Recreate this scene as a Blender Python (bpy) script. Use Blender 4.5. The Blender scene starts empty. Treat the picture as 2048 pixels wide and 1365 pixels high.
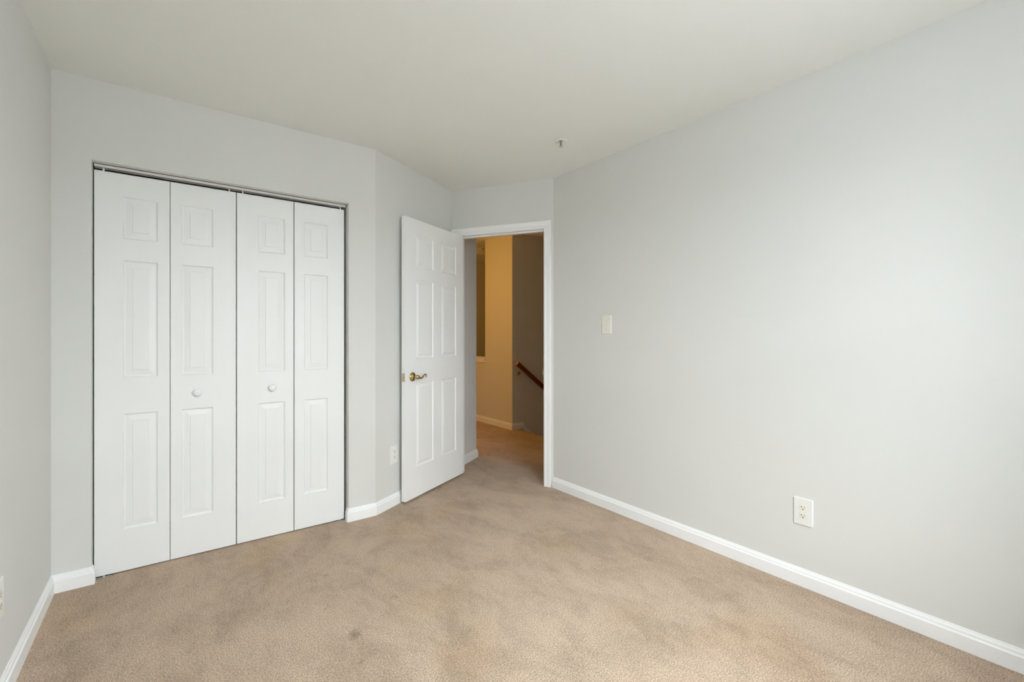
import bpy, bmesh, math, random
from mathutils import Vector, Matrix
random.seed(4)
S = bpy.context.scene
COL = S.collection
R = math.radians

# ------------------------------------------------------------------ camera, sky, daylight, exposure
# room axes: x along the closet wall, y away from the viewer, z up; carpet at z = 0
cam = bpy.data.cameras.new('camera')
cam.sensor_width = 36.0
cam.lens = 911.84 / 2048 * 36.0
cam.shift_y = -11.8 / 2048
cam.clip_start = 0.05
co = bpy.data.objects.new('camera', cam)
COL.objects.link(co)
co.location = (0.4369, -2.9795, 1.2011)
co.rotation_euler = (R(90), 0, R(-36.986))
S.camera = co

BACK = -3.40          # y of the window wall behind the viewer
CEIL = 2.44
HALL = 2.50

world = bpy.data.worlds.new('overcast_sky')
S.world = world
world.use_nodes = True
wn = world.node_tree
bg = wn.nodes['Background']
bg.inputs['Color'].default_value = (0.845, 0.93, 1.0, 1)
bg.inputs['Strength'].default_value = 8.5


def area(name, loc, rot, sx, sy, power, color):
    l = bpy.data.lights.new(name, 'AREA')
    l.shape = 'RECTANGLE'
    l.size, l.size_y = sx, sy
    l.energy = power
    l.color = color
    o = bpy.data.objects.new(name, l)
    COL.objects.link(o)
    o.location = loc
    o.rotation_euler = rot
    return o


# overcast sky seen from the window in the wall behind the viewer: light slants down into the room
WIN = (0.80, 2.06, 0.85, 2.15)      # x0, x1, z0, z1
SKY_POS = Vector((1.46, BACK - 1.7, 3.0))
SKY_AIM = Vector((1.46, BACK, 1.35))
area('sky_light', SKY_POS, (SKY_AIM - SKY_POS).to_track_quat('-Z', 'Y').to_euler(), 4.5, 2.4, 985, (0.90, 0.965, 1.0))
# warm lamp on the hall ceiling, out of sight past the doorway
hl = bpy.data.lights.new('hall_lamp', 'POINT')
hl.energy = 27
hl.color = (1.0, 0.48, 0.075)
hl.shadow_soft_size = 0.09
ho = bpy.data.objects.new('hall_lamp', hl)
COL.objects.link(ho)
ho.location = (2.45, 1.85, 1.90)

vs = S.view_settings
vs.view_transform = 'Standard'
vs.look = 'None'
vs.gamma = 1.0
vs.use_curve_mapping = False
vs.exposure = 0.0
S.cycles.max_bounces = 14
S.cycles.diffuse_bounces = 10
S.cycles.use_denoising = True
S.cycles.caustics_reflective = False
S.cycles.caustics_refractive = False


# ------------------------------------------------------------------ materials
def srgb(r, g, b):
    f = lambda c: c / 12.92 if c <= 0.04045 else ((c + 0.055) / 1.055) ** 2.4
    return (f(r / 255), f(g / 255), f(b / 255), 1)


def mat(name, color, rough=0.5, metal=0.0, spec=0.5, bump=0.0, scale=200.0, stretch=None, vary=0.0):
    m = bpy.data.materials.new(name)
    m.use_nodes = True
    nt = m.node_tree
    p = nt.nodes['Principled BSDF']
    p.inputs['Base Color'].default_value = color
    p.inputs['Roughness'].default_value = rough
    p.inputs['Metallic'].default_value = metal
    p.inputs['Specular IOR Level'].default_value = spec
    if bump or vary:
        tc = nt.nodes.new('ShaderNodeTexCoord')
        mp = nt.nodes.new('ShaderNodeMapping')
        mp.inputs['Scale'].default_value = stretch or (1, 1, 1)
        nz = nt.nodes.new('ShaderNodeTexNoise')
        nz.inputs['Scale'].default_value = scale
        nz.inputs['Detail'].default_value = 4
        nt.links.new(tc.outputs['Object'], mp.inputs['Vector'])
        nt.links.new(mp.outputs['Vector'], nz.inputs['Vector'])
        if bump:
            b = nt.nodes.new('ShaderNodeBump')
            b.inputs['Strength'].default_value = bump
            b.inputs['Distance'].default_value = 0.002
            nt.links.new(nz.outputs['Fac'], b.inputs['Height'])
            nt.links.new(b.outputs['Normal'], p.inputs['Normal'])
        if vary:
            mx = nt.nodes.new('ShaderNodeMix')
            mx.data_type = 'RGBA'
            mx.inputs['A'].default_value = tuple(c * (1 - vary) for c in color[:3]) + (1,)
            mx.inputs['B'].default_value = tuple(min(1, c * (1 + vary)) for c in color[:3]) + (1,)
            nt.links.new(nz.outputs['Fac'], mx.inputs['Factor'])
            nt.links.new(mx.outputs['Result'], p.inputs['Base Color'])
    return m


M_WALL = mat('grey_wall_paint', (0.70, 0.703, 0.682, 1), 0.75, spec=0.25, bump=0.06, scale=180)
M_CEIL = mat('flat_ceiling_paint', (0.82, 0.825, 0.79, 1), 0.9, spec=0.1, bump=0.05, scale=150)
M_TRIM = mat('white_trim_paint', (0.88, 0.89, 0.895, 1), 0.38, spec=0.45, bump=0.02, scale=60)
M_DOOR = mat('white_door_paint', (0.84, 0.85, 0.845, 1), 0.42, spec=0.4, bump=0.10, scale=60, stretch=(3.0, 3.0, 0.12))
M_LEAF = mat('gloss_white_door_paint', (0.89, 0.90, 0.895, 1), 0.38, spec=0.45, bump=0.05, scale=60, stretch=(3.0, 3.0, 0.12))
M_PLATE = mat('white_plastic', (0.80, 0.805, 0.79, 1), 0.3)
M_IVORY = mat('ivory_plastic', (0.80, 0.79, 0.68, 1), 0.35)
M_SWITCH = mat('ivory_switch_plate', (0.79, 0.785, 0.70, 1), 0.35)
M_SLOT = mat('dark_slot', (0.02, 0.018, 0.015, 1), 0.6)
M_BRASS = mat('polished_brass', (0.60, 0.47, 0.22, 1), 0.24, metal=1.0, vary=0.10, scale=90)
M_DULL = mat('dull_brass', (0.60, 0.53, 0.41, 1), 0.45, metal=0.8)
M_STEEL = mat('galvanised_steel', (0.62, 0.62, 0.60, 1), 0.35, metal=1.0)
M_SCREW_SHADE = mat('dull_screw_and_toggle_shade', (0.42, 0.41, 0.37, 1), 0.5, metal=0.6)  # screw heads, and the shadow line drawn round the switch toggle
M_CHROME = mat('chrome', (0.75, 0.74, 0.70, 1), 0.25, metal=1.0)
M_SPRWHITE = mat('sprinkler_white_enamel', (0.84, 0.83, 0.77, 1), 0.4)
M_TRACK = mat('white_metal_track', (0.72, 0.71, 0.68, 1), 0.45)
M_ENDGRAIN = mat('orange_oak_end_grain', (0.55, 0.22, 0.06, 1), 0.4)
M_RAIL = mat('red_stained_oak', (0.15, 0.026, 0.010, 1), 0.35, bump=0.05, scale=60, stretch=(0.2, 3, 3), vary=0.25)
M_GLASS = bpy.data.materials.new('window_glass')
M_GLASS.use_nodes = True
_n = M_GLASS.node_tree
_n.nodes.remove(_n.nodes['Principled BSDF'])
_t = _n.nodes.new('ShaderNodeBsdfTransparent')
_g = _n.nodes.new('ShaderNodeBsdfGlossy')
_g.inputs['Roughness'].default_value = 0.02
_x = _n.nodes.new('ShaderNodeMixShader')
_x.inputs[0].default_value = 0.05
_n.links.new(_t.outputs[0], _x.inputs[1])
_n.links.new(_g.outputs[0], _x.inputs[2])
_n.links.new(_x.outputs[0], _n.nodes['Material Output'].inputs['Surface'])


SPOTS = [(1.035, -1.140, 0.034, 0.70), (1.264, -0.992, 0.020, 0.80), (1.068, -0.600, 0.018, 0.76), (1.000, -1.310, 0.016, 0.76),
         (0.985, -0.887, 0.014, 0.80), (1.400, -1.116, 0.24, 0.955), (2.207, -1.081, 0.16, 0.94)]      # x, y, radius, darkness


def carpet():
    m = bpy.data.materials.new('beige_cut_pile_carpet')
    m.use_nodes = True
    nt = m.node_tree
    L = nt.links
    p = nt.nodes['Principled BSDF']
    p.inputs['Roughness'].default_value = 0.95
    p.inputs['Specular IOR Level'].default_value = 0.08
    p.inputs['Sheen Weight'].default_value = 0.12
    tc = nt.nodes.new('ShaderNodeTexCoord')

    def noise(scale, detail=3, rough=0.55, dist=0.0, st=(1, 1, 1), rot=0):
        mp = nt.nodes.new('ShaderNodeMapping')
        mp.inputs['Scale'].default_value = st
        mp.inputs['Rotation'].default_value = (0, 0, rot)
        L.new(tc.outputs['Object'], mp.inputs['Vector'])
        n = nt.nodes.new('ShaderNodeTexNoise')
        n.inputs['Scale'].default_value = scale
        n.inputs['Detail'].default_value = detail
        n.inputs['Roughness'].default_value = rough
        n.inputs['Distortion'].default_value = dist
        L.new(mp.outputs['Vector'], n.inputs['Vector'])
        return n.outputs['Fac']

    def ramp(fac, stops):
        r = nt.nodes.new('ShaderNodeValToRGB')
        e = r.color_ramp.elements
        while len(e) < len(stops):
            e.new(0.5)
        for el, (pos, c) in zip(e, stops):
            el.position = pos
            el.color = c
        L.new(fac, r.inputs['Fac'])
        return r.outputs['Color']

    def mul(a, b, f=1.0):
        x = nt.nodes.new('ShaderNodeMix')
        x.data_type = 'RGBA'
        x.blend_type = 'MULTIPLY'
        x.inputs['Factor'].default_value = f
        L.new(a, x.inputs['A'])
        L.new(b, x.inputs['B'])
        return x.outputs['Result']

    tuft = noise(195, 5, 0.78)
    base = ramp(tuft, [(0.36, (0.25, 0.172, 0.112, 1)), (0.50, (0.535, 0.40, 0.287, 1)), (0.64, (0.86, 0.70, 0.55, 1))])
    # patches where the pile was brushed one way or the other by the vacuum cleaner
    nap = ramp(noise(2.6, 9, 0.74, 0.5, (1.1, 0.68, 1), R(30)), [(0.42, (0.85, 0.835, 0.82, 1)), (0.49, (0.94, 0.93, 0.925, 1)), (0.57, (1.02, 1.02, 1.02, 1))])
    nap2 = ramp(noise(6.0, 9, 0.80, 0.2, (1.15, 0.62, 1), R(-35)), [(0.40, (0.88, 0.87, 0.865, 1)), (0.50, (0.98, 0.98, 0.98, 1)), (0.60, (1.03, 1.03, 1.03, 1))])
    stain = ramp(noise(1.7, 2, 0.5, 0.2), [(0.58, (1, 1, 1, 1)), (0.70, (0.985, 0.955, 0.88, 1))])
    c = mul(mul(mul(base, nap), nap2), stain)
    # a few small dirty spots trodden into the pile
    wob = nt.nodes.new('ShaderNodeTexNoise')
    wob.inputs['Scale'].default_value = 28
    L.new(tc.outputs['Object'], wob.inputs['Vector'])
    ws = nt.nodes.new('ShaderNodeVectorMath')
    ws.operation = 'MULTIPLY_ADD'
    L.new(wob.outputs['Color'], ws.inputs[0])
    ws.inputs[1].default_value = (0.07, 0.07, 0)
    ws.inputs[2].default_value = (-0.035, -0.035, 0)
    for x, y, r, k in SPOTS:
        sb = nt.nodes.new('ShaderNodeVectorMath')
        sb.operation = 'ADD'
        L.new(tc.outputs['Object'], sb.inputs[0])
        L.new(ws.outputs[0], sb.inputs[1])
        ds = nt.nodes.new('ShaderNodeVectorMath')
        ds.operation = 'DISTANCE'
        L.new(sb.outputs[0], ds.inputs[0])
        ds.inputs[1].default_value = (x, y, 0)
        mr = nt.nodes.new('ShaderNodeMapRange')
        mr.inputs['From Min'].default_value = r * 0.25
        mr.inputs['From Max'].default_value = r
        L.new(ds.outputs['Value'], mr.inputs['Value'])
        c = mul(c, ramp(mr.outputs['Result'], [(0.0, (k, k * 0.97, k * 0.9, 1)), (1.0, (1, 1, 1, 1))]))
    L.new(c, p.inputs['Base Color'])
    b = nt.nodes.new('ShaderNodeBump')
    b.inputs['Strength'].default_value = 0.7
    b.inputs['Distance'].default_value = 0.006
    L.new(tuft, b.inputs['Height'])
    L.new(b.outputs['Normal'], p.inputs['Normal'])
    return m


M_CARPET = carpet()


# ------------------------------------------------------------------ mesh helpers
def link(name, bm, m, parent=None, smooth=False):
    bmesh.ops.recalc_face_normals(bm, faces=bm.faces)
    me = bpy.data.meshes.new(name)
    bm.to_mesh(me)
    bm.free()
    me.materials.append(m)
    if smooth:
        for f in me.polygons:
            f.use_smooth = True
    o = bpy.data.objects.new(name, me)
    COL.objects.link(o)
    if parent:
        o.parent = parent
    return o


def tag(o, label, cat, kind=None, group=None):
    o['label'] = label
    o['category'] = cat
    if kind:
        o['kind'] = kind
    if group:
        o['group'] = group
    return o


def empty(name, loc, rotz=0.0):
    o = bpy.data.objects.new(name, None)
    COL.objects.link(o)
    o.location = loc
    o.rotation_euler = (0, 0, rotz)
    o.empty_display_size = 0.05
    return o


def box(bm, x0, x1, y0, y1, z0, z1, bev=0.0, seg=2):
    v = [bm.verts.new((x, y, z)) for x in (x0, x1) for y in (y0, y1) for z in (z0, z1)]
    fs = [bm.faces.new([v[i] for i in q]) for q in
          ((0, 1, 3, 2), (4, 6, 7, 5), (0, 4, 5, 1), (2, 3, 7, 6), (0, 2, 6, 4), (1, 5, 7, 3))]
    if bev:
        es = list({e for f in fs for e in f.edges})
        bmesh.ops.bevel(bm, geom=es, offset=bev, segments=seg, affect='EDGES', profile=0.7)
    return fs


def prism(bm, pts, z0, z1):
    a = [bm.verts.new((x, y, z0)) for x, y in pts]
    b = [bm.verts.new((x, y, z1)) for x, y in pts]
    n = len(pts)
    bm.faces.new(a[::-1])
    bm.faces.new(b)
    for i in range(n):
        j = (i + 1) % n
        bm.faces.new((a[i], a[j], b[j], b[i]))


def lathe(bm, prof, axis='z', seg=28, org=(0, 0, 0), caps=True):
    """prof: (radius, height along axis); axis '-y' points at the viewer of a wall-mounted piece."""
    rings = []
    for r, h in prof:
        ring = []
        for k in range(seg):
            a = 2 * math.pi * k / seg
            u, w = r * math.cos(a), r * math.sin(a)
            if axis == 'z':
                c = (u, w, h)
            elif axis == '-y':
                c = (u, -h, w)
            else:
                c = (-h, u, w)
            ring.append(bm.verts.new(Vector(c) + Vector(org)))
        rings.append(ring)
    for a, b in zip(rings, rings[1:]):
        for k in range(seg):
            j = (k + 1) % seg
            bm.faces.new((a[k], a[j], b[j], b[k]))
    if caps:
        bm.faces.new(rings[0][::-1])
        bm.faces.new(rings[-1])


def tube(bm, pts, rad, seg=14, flat=1.0):
    pts = [Vector(p) for p in pts]
    n = len(pts)
    rad = rad if isinstance(rad, (list, tuple)) else [rad] * n
    rings = []
    up = Vector((0, 1, 0.01))
    for i, p in enumerate(pts):
        d = (pts[min(i + 1, n - 1)] - pts[max(i - 1, 0)]).normalized()
        a = up - d * up.dot(d)
        a.normalize()
        b = d.cross(a)
        rings.append([bm.verts.new(p + a * rad[i] * math.cos(t) + b * rad[i] * flat * math.sin(t))
                      for t in (2 * math.pi * k / seg for k in range(seg))])
    for a, b in zip(rings, rings[1:]):
        for k in range(seg):
            j = (k + 1) % seg
            bm.faces.new((a[k], a[j], b[j], b[k]))
    bm.faces.new(rings[0][::-1])
    bm.faces.new(rings[-1])


def sweep(path, prof, names, m, labels, closed_ends=True):
    """Moulding along a floor path; the room is on the right of the path. prof: (out, z). One object per entry of names (None joins to none)."""
    P = [Vector((x, y)) for x, y in path]
    n = len(P)
    dirs = [(P[i + 1] - P[i]).normalized() for i in range(n - 1)]
    nor = [Vector((d.y, -d.x)) for d in dirs]
    offs = []
    for i in range(n):
        if i == 0:
            offs.append(nor[0])
        elif i == n - 1:
            offs.append(nor[-1])
        else:
            h = (nor[i - 1] + nor[i]).normalized()
            offs.append(h / max(0.2, h.dot(nor[i])))
    out = []
    i = 0
    for name, nseg, label in names:
        bm = bmesh.new()
        rows = []
        for k in range(i, i + nseg + 1):
            rows.append([bm.verts.new((P[k].x + offs[k].x * o, P[k].y + offs[k].y * o, z)) for o, z in prof])
        q = len(prof)
        for a, b in zip(rows, rows[1:]):
            for k in range(q):
                j = (k + 1) % q
                bm.faces.new((a[k], a[j], b[j], b[k]))
        bm.faces.new(rows[0][::-1])
        bm.faces.new(rows[-1])
        o = link(name, bm, m)
        tag(o, label, 'baseboard', 'structure')
        out.append(o)
        i += nseg
    return out


def panel_face(bm, xs, zs, cells, prof, y0, sgn):
    """Face of a panel door in the plane y=y0; cells in `cells` (ix, iz) become moulded raised panels; sgn=+1 sinks towards +y."""
    vs = {}

    def v(x, z, y=None):
        if y is not None:
            return bm.verts.new((x, y, z))
        k = (round(x, 5), round(z, 5))
        if k not in vs:
            vs[k] = bm.verts.new((x, y0, z))
        return vs[k]
    for i in range(len(xs) - 1):
        for j in range(len(zs) - 1):
            x0, x1, z0, z1 = xs[i], xs[i + 1], zs[j], zs[j + 1]
            ring = [v(x0, z0), v(x1, z0), v(x1, z1), v(x0, z1)]
            if (i, j) not in cells:
                bm.faces.new(ring)
                continue
            for ins, dep in prof[1:]:
                y = y0 + sgn * dep
                nr = [v(x0 + ins, z0 + ins, y), v(x1 - ins, z0 + ins, y), v(x1 - ins, z1 - ins, y), v(x0 + ins, z1 - ins, y)]
                for k in range(4):
                    l = (k + 1) % 4
                    bm.faces.new((ring[k], ring[l], nr[l], nr[k]))
                ring = nr
            bm.faces.new(ring)
    return vs


def panel_leaf(w, z0, z1, t, px, pz, prof, both=True):
    """Moulded door leaf, x 0..w, y 0..t (y=0 is the seen face), panels at px ranges x pz ranges."""
    bm = bmesh.new()
    xs = [0.0] + [c for r in px for c in r] + [w]
    zs = [z0] + [c for r in pz for c in r] + [z1]
    cells = {(2 * i + 1, 2 * j + 1) for i in range(len(px)) for j in range(len(pz))}
    a = panel_face(bm, xs, zs, cells, prof, 0.0, 1)
    b = panel_face(bm, xs, zs, cells if both else set(), prof, t, -1)
    r5 = lambda c: round(c, 5)
    per = [(x, z0) for x in xs] + [(w, z) for z in zs[1:]] + [(x, z1) for x in xs[-2::-1]] + [(0.0, z) for z in zs[-2:0:-1]]
    n = len(per)
    for i in range(n):
        p, q = per[i], per[(i + 1) % n]
        kp, kq = (r5(p[0]), r5(p[1])), (r5(q[0]), r5(q[1]))
        bm.faces.new((a[kp], a[kq], b[kq], b[kp]))
    return bm


# ------------------------------------------------------------------ plan of the room
LC = (0.0, 0.0)                        # left corner of the closet wall
OC = (1.5397, 0.0)                     # outer corner where the angled wall starts
IC = Vector((2.389, 0.470))            # inner corner angled wall / door wall
RC = Vector((2.8639, -0.3016))         # corner door wall / right wall
U = (RC - IC).normalized()             # along the door wall, to the right
N = Vector((U.y, -U.x))                # out of the door wall into the bedroom
if N.y > 0:
    N = -N
DW = (RC - IC).length
RX = RC.x
CO0, CO1, COZ = 0.1383, 1.3641, 2.05   # closet opening
DL, DR, DH = 0.060, 0.825, 2.048       # door opening along U
WT = 0.115
TOP = 2.58
AW = (IC - Vector(OC)).normalized()
AN = Vector((-AW.y, AW.x))             # into the closet side of the angled wall


def dp(d, e=0.0):
    """Point d along the door wall and e out of it towards the bedroom."""
    q = IC + U * d + N * e
    return (q.x, q.y)


def wall(name, polys, label, m=M_WALL):
    bm = bmesh.new()
    for pts, z0, z1 in polys:
        prism(bm, pts, z0, z1)
    o = link(name, bm, m)
    return tag(o, label, 'wall', 'structure')


def rect(x0, x1, y0, y1):
    return [(x0, y0), (x1, y0), (x1, y1), (x0, y1)]


# floor with the stair flight going down behind the landing edge
EDGE = 3.985
bm = bmesh.new()
box(bm, -0.25, EDGE - 0.02, BACK - 0.2, 5.1, -0.25, 0.0)
box(bm, EDGE - 0.04, EDGE + 0.012, -0.65, 1.62, -0.035, 0.0, bev=0.012, seg=3)
for k in range(13):
    x = EDGE - 0.02 + 0.247 * k
    z = -0.19 * (k + 1)
    box(bm, x, x + 0.262, -0.6, 1.62, z - 0.19, z, bev=0.008)
box(bm, EDGE - 0.1, 7.6, -0.7, 5.1, -2.9, -2.66)
o = link('floor', bm, M_CARPET)
tag(o, 'beige cut pile carpet of the bedroom running out into the hallway', 'floor', 'structure')

bm = bmesh.new()
ceil_poly = [(-0.05, BACK - 0.05), (RX + 0.05, BACK - 0.05), (RX + 0.05, RC.y)] + [dp(DW + 0.01, -0.05), dp(-0.02, -0.05)] + \
            [(IC.x + AN.x * 0.05, IC.y + AN.y * 0.05), (OC[0] + AN.x * 0.05, OC[1] + 0.05), (-0.05, 0.05)]
prism(bm, ceil_poly, CEIL, CEIL + 0.03)
o = link('ceiling', bm, M_CEIL)
tag(o, 'plain white bedroom ceiling with one fire sprinkler', 'ceiling', 'structure')
bm = bmesh.new()
box(bm, 1.2, 7.6, -0.75, 5.1, HALL, HALL + 0.1)
o = link('ceiling_hall', bm, M_CEIL)
tag(o, 'hallway ceiling tinted orange by lamp light beyond the doorway', 'ceiling', 'structure')

wall('wall_left', [(rect(-0.13, 0, BACK - 0.13, 0.0), 0, TOP)], 'plain light grey wall left of the closet')
wall('wall_closet', [([(-0.13, 0), (CO0, 0), (CO0, WT), (-0.13, WT)], 0, TOP),
                     ([(CO1, 0), OC, (OC[0] + AN.x * WT, OC[1] + AN.y * WT), (OC[0] - 0.06, WT), (CO1, WT)], 0, TOP),
                     (rect(CO0, CO1, 0, WT), COZ, TOP)], 'light grey wall framing the bifold closet opening')
a2 = Vector(OC)
wall('wall_angled', [([tuple(a2), tuple(IC), tuple(IC + AN * WT), tuple(a2 + AN * WT)], 0, TOP)],
     'grey angled wall between closet and bedroom doorway')
wall('wall_doorway', [([dp(-0.05), dp(DL - 0.015), dp(DL - 0.015, -WT), dp(-0.05, -WT)], 0, TOP),
                      ([dp(DR + 0.015), dp(DW), dp(DW + 0.115, -WT), dp(DR + 0.015, -WT)], 0, TOP),
                      ([dp(DL - 0.015), dp(DR + 0.015), dp(DR + 0.015, -WT), dp(DL - 0.015, -WT)], DH + 0.015, TOP)],
     'narrow grey wall around the open bedroom doorway')
wall('wall_right', [([(RX, BACK - 0.13), (RX + WT, BACK - 0.13), (RX + WT, RC.y + 0.06), tuple(RC)], 0, TOP)],
     'long light grey wall with light switch and outlet')
wx0, wx1, wz0, wz1 = WIN
wall('wall_back', [(rect(-0.13, wx0, BACK - 0.13, BACK), 0, TOP), (rect(wx1, RX + WT, BACK - 0.13, BACK), 0, TOP),
                   (rect(wx0, wx1, BACK - 0.13, BACK), 0, wz0), (rect(wx0, wx1, BACK - 0.13, BACK), wz1, TOP)],
     'grey window wall opposite the closet, behind the viewer')
wall('wall_closet_interior', [(rect(-0.13, 0.0, WT, 0.80), 0, TOP), (rect(-0.13, 1.62, 0.70, 0.80), 0, TOP),
                              (rect(1.50, 1.60, WT + 0.05, 0.70), 0, TOP), (rect(0, 1.50, WT, 0.70), 2.44, 2.50)],
     'dark inside of the closet behind the bifold doors')

# hall walls
HE = -0.575                         # far end of the short hall wall
HD = -0.048
wall('wall_hall_left', [([dp(HD, -WT + 0.01), dp(HD, HE), dp(HD - 0.12, HE), dp(HD - 0.12, -WT + 0.01)], 0, TOP)],
     'short grey hall wall just past the left door jamb')
OX, OV, SILLZ, OPV = 3.905, 1.62, 0.875, 2.238
wall('wall_hall', [(rect(OX, OX + 0.12, OV, OPV), -2.9, TOP), (rect(OX, OX + 0.12, OPV, 5.0), -2.9, SILLZ),
                   (rect(OX, OX + 0.12, 3.6, 5.0), SILLZ, TOP)], 'hall wall glowing orange under lamp light')
wall('wall_stairwell', [(rect(OX + 0.12, 7.5, OV, OV + 0.12), -2.9, TOP)], 'dark shaded stairwell wall carrying the handrail')
wall('wall_landing', [(rect(OX + 0.12, 7.5, 3.40, 3.52), -2.9, TOP)], 'dim far wall seen through the gap above the half wall')
wall('wall_hall_outer', [(rect(1.2, 1.3, 0.7, 5.1), 0, TOP), (rect(1.2, 7.6, 5.0, 5.1), -2.9, TOP), (rect(7.5, 7.6, -0.75, 5.1), -2.9, TOP),
                         (rect(RX + 0.02, 7.6, -0.75, -0.65), -2.9, TOP)], 'hallway outer walls beyond the doorway')
bm = bmesh.new()
box(bm, OX + 0.12, 7.45, 2.75, 3.41, HALL - 0.090, HALL)
o = link('trim_3', bm, M_CEIL)
tag(o, 'low soffit under the hallway ceiling seen above the half wall', 'soffit', 'structure')
bm = bmesh.new()
box(bm, OX - 0.025, OX + 0.14, OPV - 0.0, 3.6, SILLZ, SILLZ + 0.022, bev=0.004)
box(bm, OX - 0.016, OX, OPV + 0.008, 3.6, SILLZ - 0.05, SILLZ, bev=0.002)
o = link('trim_2', bm, M_TRIM)
tag(o, 'white cap on the half wall beyond the doorway', 'sill', 'structure')

# baseboards
BB = [(0, 0), (0.014, 0), (0.014, 0.056), (0.0125, 0.0595), (0.0095, 0.062), (0.009, 0.067), (0.0078, 0.072), (0.0045, 0.077),
      (0.003, 0.0825), (0, 0.083)]
sweep([(RX, BACK), (0, BACK), (0, 0), (CO0, 0), (CO0, 0.03)], BB,
      [('baseboard_back', 1, 'white baseboard under the window behind the viewer'),
       ('baseboard_left', 1, 'white baseboard along the left wall'),
       ('baseboard_closet', 2, 'short white baseboard left of the bifold doors')], M_TRIM, None)
sweep([(CO1, 0.03), (CO1, 0), OC, tuple(IC)], BB,
      [('baseboard_corner', 2, 'short white baseboard right of the bifold doors'),
       ('baseboard_angled', 1, 'white baseboard on the angled wall behind the open door')], M_TRIM, None)
sweep([tuple(RC), (RX, BACK)], BB, [('baseboard_right', 1, 'long white baseboard under the right wall')], M_TRIM, None)
sweep([dp(HD, -WT - 0.005), dp(HD, HE), dp(HD - 0.12, HE)], BB,
      [('baseboard_hall_left', 2, 'white baseboard on the short hall wall past the door jamb')], M_TRIM, None)
sweep([(OX, 5.0), (OX, OV), (OX + 0.175, OV)], BB,
      [('baseboard_hall', 1, 'orange lit baseboard along the hall wall'),
       ('baseboard_stairwell', 1, 'short shaded baseboard at the top of the stairs')], M_TRIM, None)
bm = bmesh.new()                    # skirt board running down beside the stairs
x0 = OX + 0.175
a = [(x0, 0.035), (x0 + 0.02, 0.030), (x0 + 3.0, -2.25), (x0 + 3.0, -2.6), (x0, -0.25)]
v0 = [bm.verts.new((x, OV - 0.012, z)) for x, z in a]
v1 = [bm.verts.new((x, OV + 0.002, z)) for x, z in a]
bm.faces.new(v0)
bm.faces.new(v1[::-1])
for i in range(5):
    j = (i + 1) % 5
    bm.faces.new((v0[i], v0[j], v1[j], v1[i]))
o = link('trim_4', bm, M_TRIM)
tag(o, 'sloping skirt board going down beside the stairs', 'skirt board', 'structure')

# ------------------------------------------------------------------ window behind the viewer
win = empty('window_1', ((wx0 + wx1) / 2, BACK, wz0))
tag(win, 'double window behind the viewer letting in daylight', 'window', 'structure')
hw, hh = (wx1 - wx0) / 2, wz1 - wz0
bm = bmesh.new()
for x in (-hw, -0.03, hw - 0.06):
    box(bm, x, x + 0.06, -0.11, -0.03, 0, hh)
for z in (0, hh / 2 - 0.02, hh - 0.05):
    box(bm, -hw, hw, -0.10, -0.04, z, z + 0.05)
link('window_frame', bm, M_TRIM, win)
bm = bmesh.new()
box(bm, -hw - 0.06, hw + 0.06, -0.03, 0.04, -0.025, 0.0, bev=0.004)
link('window_sill', bm, M_TRIM, win)
bm = bmesh.new()
box(bm, -hw + 0.03, hw - 0.03, -0.072, -0.068, 0.03, hh - 0.03)
link('window_pane', bm, M_GLASS, win)

# ------------------------------------------------------------------ door frame
rotD = math.atan2(U.y, U.x)
fr = empty('trim_1', (IC.x, IC.y, 0), rotD)      # local x along the wall, local -y into the bedroom
tag(fr, 'white casing and jamb around the open bedroom doorway', 'door frame', 'structure')
bm = bmesh.new()
box(bm, DL - 0.018, DL, 0, WT, 0, DH + 0.018)
box(bm, DR, DR + 0.018, 0, WT, 0, DH + 0.018)
box(bm, DL - 0.018, DR + 0.018, 0, WT, DH, DH + 0.018)
link('jamb', bm, M_TRIM, fr)
bm = bmesh.new()
box(bm, DL, DL + 0.011, 0.042, 0.077, 0, DH, bev=0.002)
box(bm, DR - 0.011, DR, 0.042, 0.077, 0, DH, bev=0.002)
box(bm, DL, DR, 0.042, 0.077, DH - 0.011, DH, bev=0.002)
link('door_stop', bm, M_TRIM, fr)
CP = [(0, 0.0), (0, 0.008), (0.003, 0.0105), (0.015, 0.0115), (0.019, 0.009), (0.023, 0.0105), (0.031, 0.0135), (0.046, 0.016),
      (0.053, 0.0165), (0.057, 0.0135), (0.057, 0.0)]


def casing(bm, side):
    xl, xr, zt = DL - 0.005, DR + 0.005, DH + 0.005
    path = [(xl, 0.0), (xl, zt), (xr, zt), (xr, 0.0)]
    off = [(-1, 0), (-1, 1), (1, 1), (1, 0)]
    rows = []
    for (x, z), (ox, oz) in zip(path, off):
        rows.append([bm.verts.new((x + ox * a, (-b if side < 0 else WT + b), z + oz * a)) for a, b in CP])
    q = len(CP)
    for a, b in zip(rows, rows[1:]):
        for k in range(q):
            j = (k + 1) % q
            bm.faces.new((a[k], a[j], b[j], b[k]))
    bm.faces.new(rows[0])
    bm.faces.new(rows[-1][::-1])


bm = bmesh.new()
casing(bm, -1)
casing(bm, 1)
link('casing', bm, M_TRIM, fr)
bm = bmesh.new()
box(bm, DR - 0.0015, DR + 0.001, 0.002, 0.034, 0.878, 0.936)
box(bm, DR - 0.004, DR + 0.0005, -0.012, 0.003, 0.888, 0.926, bev=0.001)
sp = link('strike_plate', bm, M_DULL, fr)
sp['label'] = 'brass strike plate'

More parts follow.
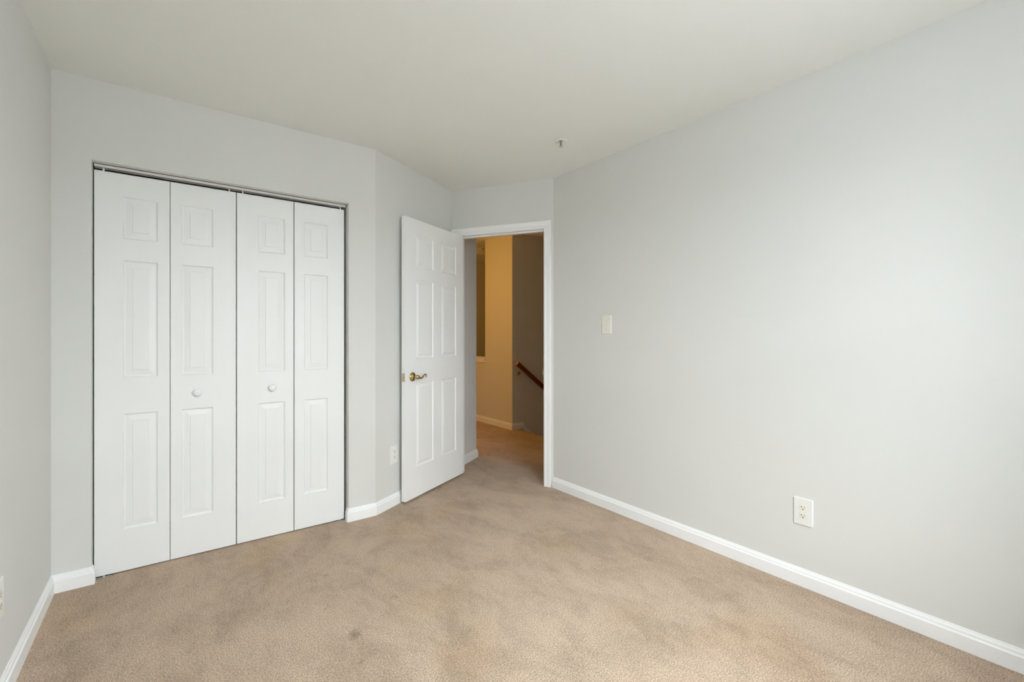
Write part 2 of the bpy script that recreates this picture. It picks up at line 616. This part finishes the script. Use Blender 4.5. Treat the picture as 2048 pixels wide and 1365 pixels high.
# ------------------------------------------------------------------ bedroom door leaf, swung open against the angled wall
ANG = R(27.0)
door = empty('door_1', (1.7743, 0.0475, 0), ANG)
tag(door, 'open white six panel bedroom door with brass lever handle', 'door', 'structure')
LW, LT = 0.762, 0.035
DPROF = [(0, 0), (0.003, 0.0045), (0.009, 0.0080), (0.013, 0.0080), (0.030, 0.0028), (0.034, 0.0015)]
bm = panel_leaf(LW, 0.018, 2.046, LT, [(0.118, 0.334), (0.438, 0.652)], [(0.238, 0.850), (1.028, 1.606), (1.698, 1.935)], DPROF)
link('door_leaf', bm, M_LEAF, door)
hz = 0.900
hx = 0.076
bm = bmesh.new()
lathe(bm, [(0.033, 0.0), (0.033, 0.003), (0.030, 0.007), (0.022, 0.0105), (0.015, 0.012), (0.0125, 0.016)], '-y', 32, (hx, 0, hz))
ros = link('door_handle', bm, M_BRASS, door, True)
ros['label'] = 'brass lever handle'
bm = bmesh.new()
lathe(bm, [(0.0105, 0.014), (0.0105, 0.026), (0.013, 0.030), (0.0155, 0.038), (0.016, 0.046), (0.0135, 0.054), (0.008, 0.058), (0.002, 0.0595)],
      '-y', 24, (hx, 0, hz))
lp = [(0.000, -0.046, 0.000), (0.012, -0.047, -0.003), (0.026, -0.048, -0.009), (0.040, -0.049, -0.011), (0.054, -0.049, -0.006), (0.066, -0.049, 0.003),
      (0.078, -0.048, 0.011), (0.090, -0.047, 0.014), (0.100, -0.046, 0.011), (0.106, -0.045, 0.003), (0.105, -0.045, -0.006), (0.100, -0.045, -0.011)]
tube(bm, [(hx + x, y, hz + z) for x, y, z in lp], [0.0115, 0.0105, 0.009, 0.0075, 0.0068, 0.0064, 0.0062, 0.006, 0.0058, 0.0055, 0.005, 0.0035], 16, 0.85)
link('lever', bm, M_BRASS, ros, True)
bm = bmesh.new()
box(bm, -0.0012, 0.001, 0.005, 0.030, hz - 0.030, hz + 0.030)
lt = link('latch_plate', bm, M_DULL, door)
bm = bmesh.new()
box(bm, -0.010, 0.0, 0.011, 0.024, hz - 0.008, hz + 0.008, bev=0.003)
for dz in (-0.022, 0.022):
    lathe(bm, [(0.0035, 0.0), (0.0035, 0.0018)], '-x', 12, (0, 0.0175, hz + dz))
link('latch_bolt', bm, M_DULL, lt)
for z in (0.25, 1.05, 1.83):
    bm = bmesh.new()
    lathe(bm, [(0.006, z - 0.045), (0.006, z + 0.045)], 'z', 12, (LW + 0.004, LT + 0.006, 0))
    box(bm, LW - 0.03, LW + 0.003, LT, LT + 0.0015, z - 0.044, z + 0.044)
    link('hinge', bm, M_BRASS, door)

# ------------------------------------------------------------------ bifold closet doors (each pair folds as one)
FACE = 0.05
BPROF = [(0, 0), (0.0025, 0.0050), (0.007, 0.0085), (0.0105, 0.0088), (0.034, 0.0048), (0.0372, 0.0046), (0.0385, 0.0012)]
BZ = [(0.215, 0.801), (0.986, 1.580), (1.689, 1.902)]
BB0, BB1, BT = 0.006, 2.017, 0.032


def knob(parent, x, z):
    bm = bmesh.new()
    lathe(bm, [(0.009, 0.0), (0.009, 0.010), (0.0125, 0.013), (0.0185, 0.019), (0.020, 0.025), (0.018, 0.030), (0.012, 0.0335), (0.003, 0.0345)],
          '-y', 28, (x, 0, z))
    link('knob', bm, M_DOOR, parent, True)


def pin(parent, x):
    bm = bmesh.new()
    lathe(bm, [(0.0042, BB1 - 0.01), (0.0042, BB1 + 0.0175)], 'z', 12, (x, 0.0065, 0))
    link('pivot_pin', bm, M_TRIM, parent, True)


def bifold(x0, leaves, label, pins, knob_leaf):
    t = empty('bifold_door', (x0, FACE, 0))
    tag(t, label, 'closet door', 'thing', 'bifold closet doors')
    for k, (a, b, p0, p1) in enumerate(leaves):
        bm = panel_leaf(b - a, BB0, BB1, BT, [(p0 - a, p1 - a)], BZ, BPROF, both=False)
        o = link('door_leaf', bm, M_DOOR, t)
        o.location = (a - x0, 0, 0)
        if k == knob_leaf:
            knob(o, (p0 + p1) / 2 - a, 0.889)
    for x in pins:
        pin(t, x - x0)
    return t


bifold(0.1440, [(0.1440, 0.4420, 0.2525, 0.3915), (0.4445, 0.7445, 0.4925, 0.6350)],
       'white panelled bifold closet door beside the left wall, folded flat', (0.178, 0.712), 1)
bifold(0.7494, [(0.7494, 1.0472, 0.8580, 0.9990), (1.0520, 1.3495, 1.1080, 1.2470)],
       'white panelled bifold closet door nearer the open bedroom door', (0.778, 1.327), 0)

bm = bmesh.new()
box(bm, CO0 + 0.006, CO1 - 0.006, FACE - 0.004, FACE - 0.002, 2.0325, COZ)
box(bm, CO0 + 0.006, CO1 - 0.006, FACE + 0.034, FACE + 0.036, 2.0325, COZ)
box(bm, CO0 + 0.006, CO1 - 0.006, FACE - 0.004, FACE + 0.036, COZ - 0.003, COZ)
box(bm, CO0 + 0.006, CO1 - 0.006, FACE - 0.004, FACE + 0.014, 2.0325, 2.0340)
box(bm, CO0 + 0.006, CO1 - 0.006, FACE + 0.020, FACE + 0.036, 2.0325, 2.0340)
o = link('closet_track', bm, M_TRACK)
tag(o, 'white metal track above the bifold closet doors', 'door track')


def floor_bracket(x, flip, label):
    t = empty('floor_bracket', (x, FACE + 0.003, 0), math.pi if flip else 0)
    tag(t, label, 'bracket', None, 'bifold floor brackets')
    bm = bmesh.new()
    box(bm, 0.0, 0.075, -0.018, 0.018, 0.0, 0.0025)
    box(bm, 0.0, 0.0025, -0.018, 0.018, 0.0, 0.035)
    link('plate', bm, M_STEEL, t)
    bm = bmesh.new()
    lathe(bm, [(0.006, 0.002), (0.006, 0.0055)], 'z', 12, (0.04, 0, 0))
    link('pivot', bm, M_STEEL, t)


floor_bracket(CO0 + 0.001, False, 'small steel pivot bracket on the carpet under the closet door by left wall')
floor_bracket(CO1 - 0.001, True, 'small steel pivot bracket on the carpet under the closet door nearer doorway')


# ------------------------------------------------------------------ outlets, switch
def rounded_plate(w, h, d, name, m, parent):
    bm = bmesh.new()
    box(bm, -w / 2, w / 2, -d, 0.0, -h / 2, h / 2)
    ev = [e for e in bm.edges if abs(e.verts[0].co.x - e.verts[1].co.x) < 1e-6 and abs(e.verts[0].co.z - e.verts[1].co.z) < 1e-6]
    bmesh.ops.bevel(bm, geom=ev, offset=0.005, segments=4, affect='EDGES', profile=0.5)
    ef = [e for e in bm.edges if all(abs(v.co.y + d) < 1e-6 for v in e.verts)]
    bmesh.ops.bevel(bm, geom=ef, offset=0.0045, segments=4, affect='EDGES', profile=0.6)
    return link(name, bm, m, parent)


def receptacle_bm(z):
    bm = bmesh.new()
    pts = []
    r, c = 0.0172, 0.0132
    for k in range(40):
        a = 2 * math.pi * k / 40
        pts.append((r * math.cos(a), max(-c, min(c, r * math.sin(a)))))
    a = [bm.verts.new((x, -0.004, z + y)) for x, y in pts]
    b = [bm.verts.new((x, -0.0078, z + y)) for x, y in pts]
    bm.faces.new(b)
    for i in range(40):
        j = (i + 1) % 40
        bm.faces.new((a[i], a[j], b[j], b[i]))
    return bm


def make_outlet():
    t = empty('wall_outlet', (0, 0, 0))
    rounded_plate(0.082, 0.129, 0.0065, 'cover_plate', M_PLATE, t)
    for z in (0.0195, -0.0195):
        r = link('receptacle', receptacle_bm(z), M_IVORY, t)
        bm = bmesh.new()
        box(bm, -0.0075, -0.0053, -0.0081, -0.006, z + 0.000, z + 0.0085)
        box(bm, 0.0053, 0.0072, -0.0081, -0.006, z + 0.0005, z + 0.0075)
        lathe(bm, [(0.0026, 0.006), (0.0026, 0.0081)], '-y', 12, (0, 0, z - 0.0065))
        link('slots', bm, M_SLOT, r)
    bm = bmesh.new()
    lathe(bm, [(0.003, 0.004), (0.003, 0.0072), (0.0018, 0.0080)], '-y', 14)
    link('screw', bm, M_IVORY, t, True)
    return t


def copy_tree(src, parent=None):
    c = src.copy()
    COL.objects.link(c)
    c.parent = parent
    for ch in src.children:
        copy_tree(ch, c)
    return c


proto = make_outlet()
spots = [((RX, -2.0762, 0.3555), R(-90), 'white wall outlet low on the long right wall above the baseboard'),
         ((OC[0] + AW.x * 0.191, OC[1] + AW.y * 0.191, 0.3585), math.atan2(AW.y, AW.x), 'white wall outlet partly behind the open door edge'),
         ((0.0, -0.8265, 0.3490), R(90), 'white wall outlet on the left wall cut by the picture edge')]
for i, (loc, rz, lab) in enumerate(spots):
    o = proto if i == 0 else copy_tree(proto)
    o.location = loc
    o.rotation_euler = (0, 0, rz)
    tag(o, lab, 'outlet', None, 'duplex wall outlets')

t = empty('light_switch', (RX, -0.850, 1.2725), R(-90))
tag(t, 'single ivory toggle light switch on the right wall near the doorway', 'light switch')
rounded_plate(0.083, 0.128, 0.0065, 'cover_plate', M_SWITCH, t)
bm = bmesh.new()
box(bm, -0.0056, 0.0056, -0.0069, -0.004, -0.0125, 0.0125)
v = [bm.verts.new(c) for c in ((-0.0042, -0.006, -0.004), (0.0042, -0.006, -0.004), (0.0042, -0.006, 0.006), (-0.0042, -0.006, 0.006),
                               (-0.0034, -0.019, 0.0045), (0.0034, -0.019, 0.0045), (0.0034, -0.017, 0.0105), (-0.0034, -0.017, 0.0105))]
for q in ((0, 1, 5, 4), (1, 2, 6, 5), (2, 3, 7, 6), (3, 0, 4, 7), (4, 5, 6, 7), (3, 2, 1, 0)):
    bm.faces.new([v[i] for i in q])
link('toggle', bm, M_SWITCH, t)
bm = bmesh.new()
box(bm, -0.0066, 0.0066, -0.0067, -0.005, -0.0138, 0.0138)  # thin dark rim, a shadow line around the toggle put in as colour
link('toggle_shadow_line', bm, M_SCREW_SHADE, t)
for z in (0.030, -0.030):
    bm = bmesh.new()
    lathe(bm, [(0.0032, 0.005), (0.0032, 0.0072), (0.0018, 0.0078)], '-y', 14, (0, 0, z))
    link('screw', bm, M_SCREW_SHADE, t, True)


# ------------------------------------------------------------------ fire sprinklers
def make_sprinkler():
    t = empty('fire_sprinkler', (0, 0, 0))
    bm = bmesh.new()
    lathe(bm, [(0.030, 0.0), (0.030, -0.004), (0.0395, -0.0042), (0.0405, -0.006), (0.0390, -0.0085), (0.027, -0.0105), (0.0245, -0.0100), (0.0225, -0.005), (0.012, -0.004)], 'z', 36)
    link('escutcheon', bm, M_SPRWHITE, t, True)
    bm = bmesh.new()
    lathe(bm, [(0.009, -0.003), (0.009, -0.013), (0.006, -0.015)], 'z', 18)
    for s in (-1, 1):
        tube(bm, [(s * 0.006, 0, -0.012), (s * 0.009, 0, -0.021), (s * 0.008, 0, -0.031), (s * 0.002, 0, -0.039)], 0.0020, 8)
    link('frame', bm, M_CHROME, t)
    bm = bmesh.new()
    lathe(bm, [(0.0022, -0.014), (0.0026, -0.026), (0.0022, -0.037)], 'z', 10)
    link('bulb', bm, M_SLOT, t, True)
    bm = bmesh.new()
    lathe(bm, [(0.004, -0.037), (0.0135, -0.0395), (0.0135, -0.0408), (0.004, -0.0415)], 'z', 20)
    link('deflector', bm, M_CHROME, t)
    return t


sp1 = make_sprinkler()
sp1.location = (2.427, -0.853, CEIL)
tag(sp1, 'fire sprinkler hanging from the bedroom ceiling in front of the doorway', 'sprinkler', None, 'ceiling sprinklers')
sp2 = copy_tree(sp1)
sp2.location = (4.15, 2.66, HALL)
tag(sp2, 'tiny fire sprinkler on the hallway ceiling seen through the doorway', 'sprinkler', None, 'ceiling sprinklers')

# ------------------------------------------------------------------ stair handrail
hr = empty('handrail', (3.931, OV, 0.803))
tag(hr, 'reddish brown wooden handrail sloping down the dark stairwell wall', 'handrail')
sl = math.radians(37.1)
bm = bmesh.new()
prof = []
for k in range(24):
    a = 2 * math.pi * k / 24
    c, s_ = math.cos(a), math.sin(a)
    prof.append((0.024 * math.copysign(abs(c) ** 0.8, c), 0.029 * math.copysign(abs(s_) ** 0.75, s_)))
L = 3.2
e0 = [bm.verts.new((0.0, -0.065 + y, z / math.cos(sl) * 1.0 + 0.045)) for y, z in prof]
e1 = [bm.verts.new((L * math.cos(sl), -0.065 + y, z / math.cos(sl) + 0.045 - L * math.sin(sl))) for y, z in prof]
# square-cut upper end: tilt the end ring perpendicular to the slope
for (y, z), v in zip(prof, e0):
    v.co.x = z * math.sin(sl)
    v.co.z = z * math.cos(sl) + 0.045
for (y, z), v in zip(prof, e1):
    v.co.x = L * math.cos(sl) + z * math.sin(sl)
    v.co.z = z * math.cos(sl) + 0.045 - L * math.sin(sl)
cap = bm.faces.new(e0[::-1])
cap.material_index = 1
bm.faces.new(e1)
for i in range(24):
    j = (i + 1) % 24
    bm.faces.new((e0[i], e0[j], e1[j], e1[i]))
link('rail', bm, M_RAIL, hr).data.materials.append(M_ENDGRAIN)
for q in (0.09, 1.2, 2.3):
    bx, bz = q * math.cos(sl), 0.045 - q * math.sin(sl)
    bm = bmesh.new()
    lathe(bm, [(0.024, 0.0), (0.024, 0.004), (0.016, 0.008)], '-y', 20, (bx, 0, bz - 0.085))
    tube(bm, [(bx, -0.004, bz - 0.085), (bx, -0.035, bz - 0.082), (bx, -0.058, bz - 0.065), (bx, -0.065, bz - 0.028)], 0.006, 10)
    b = link('bracket', bm, M_BRASS, hr, True)
    b['label'] = 'brass wall bracket'
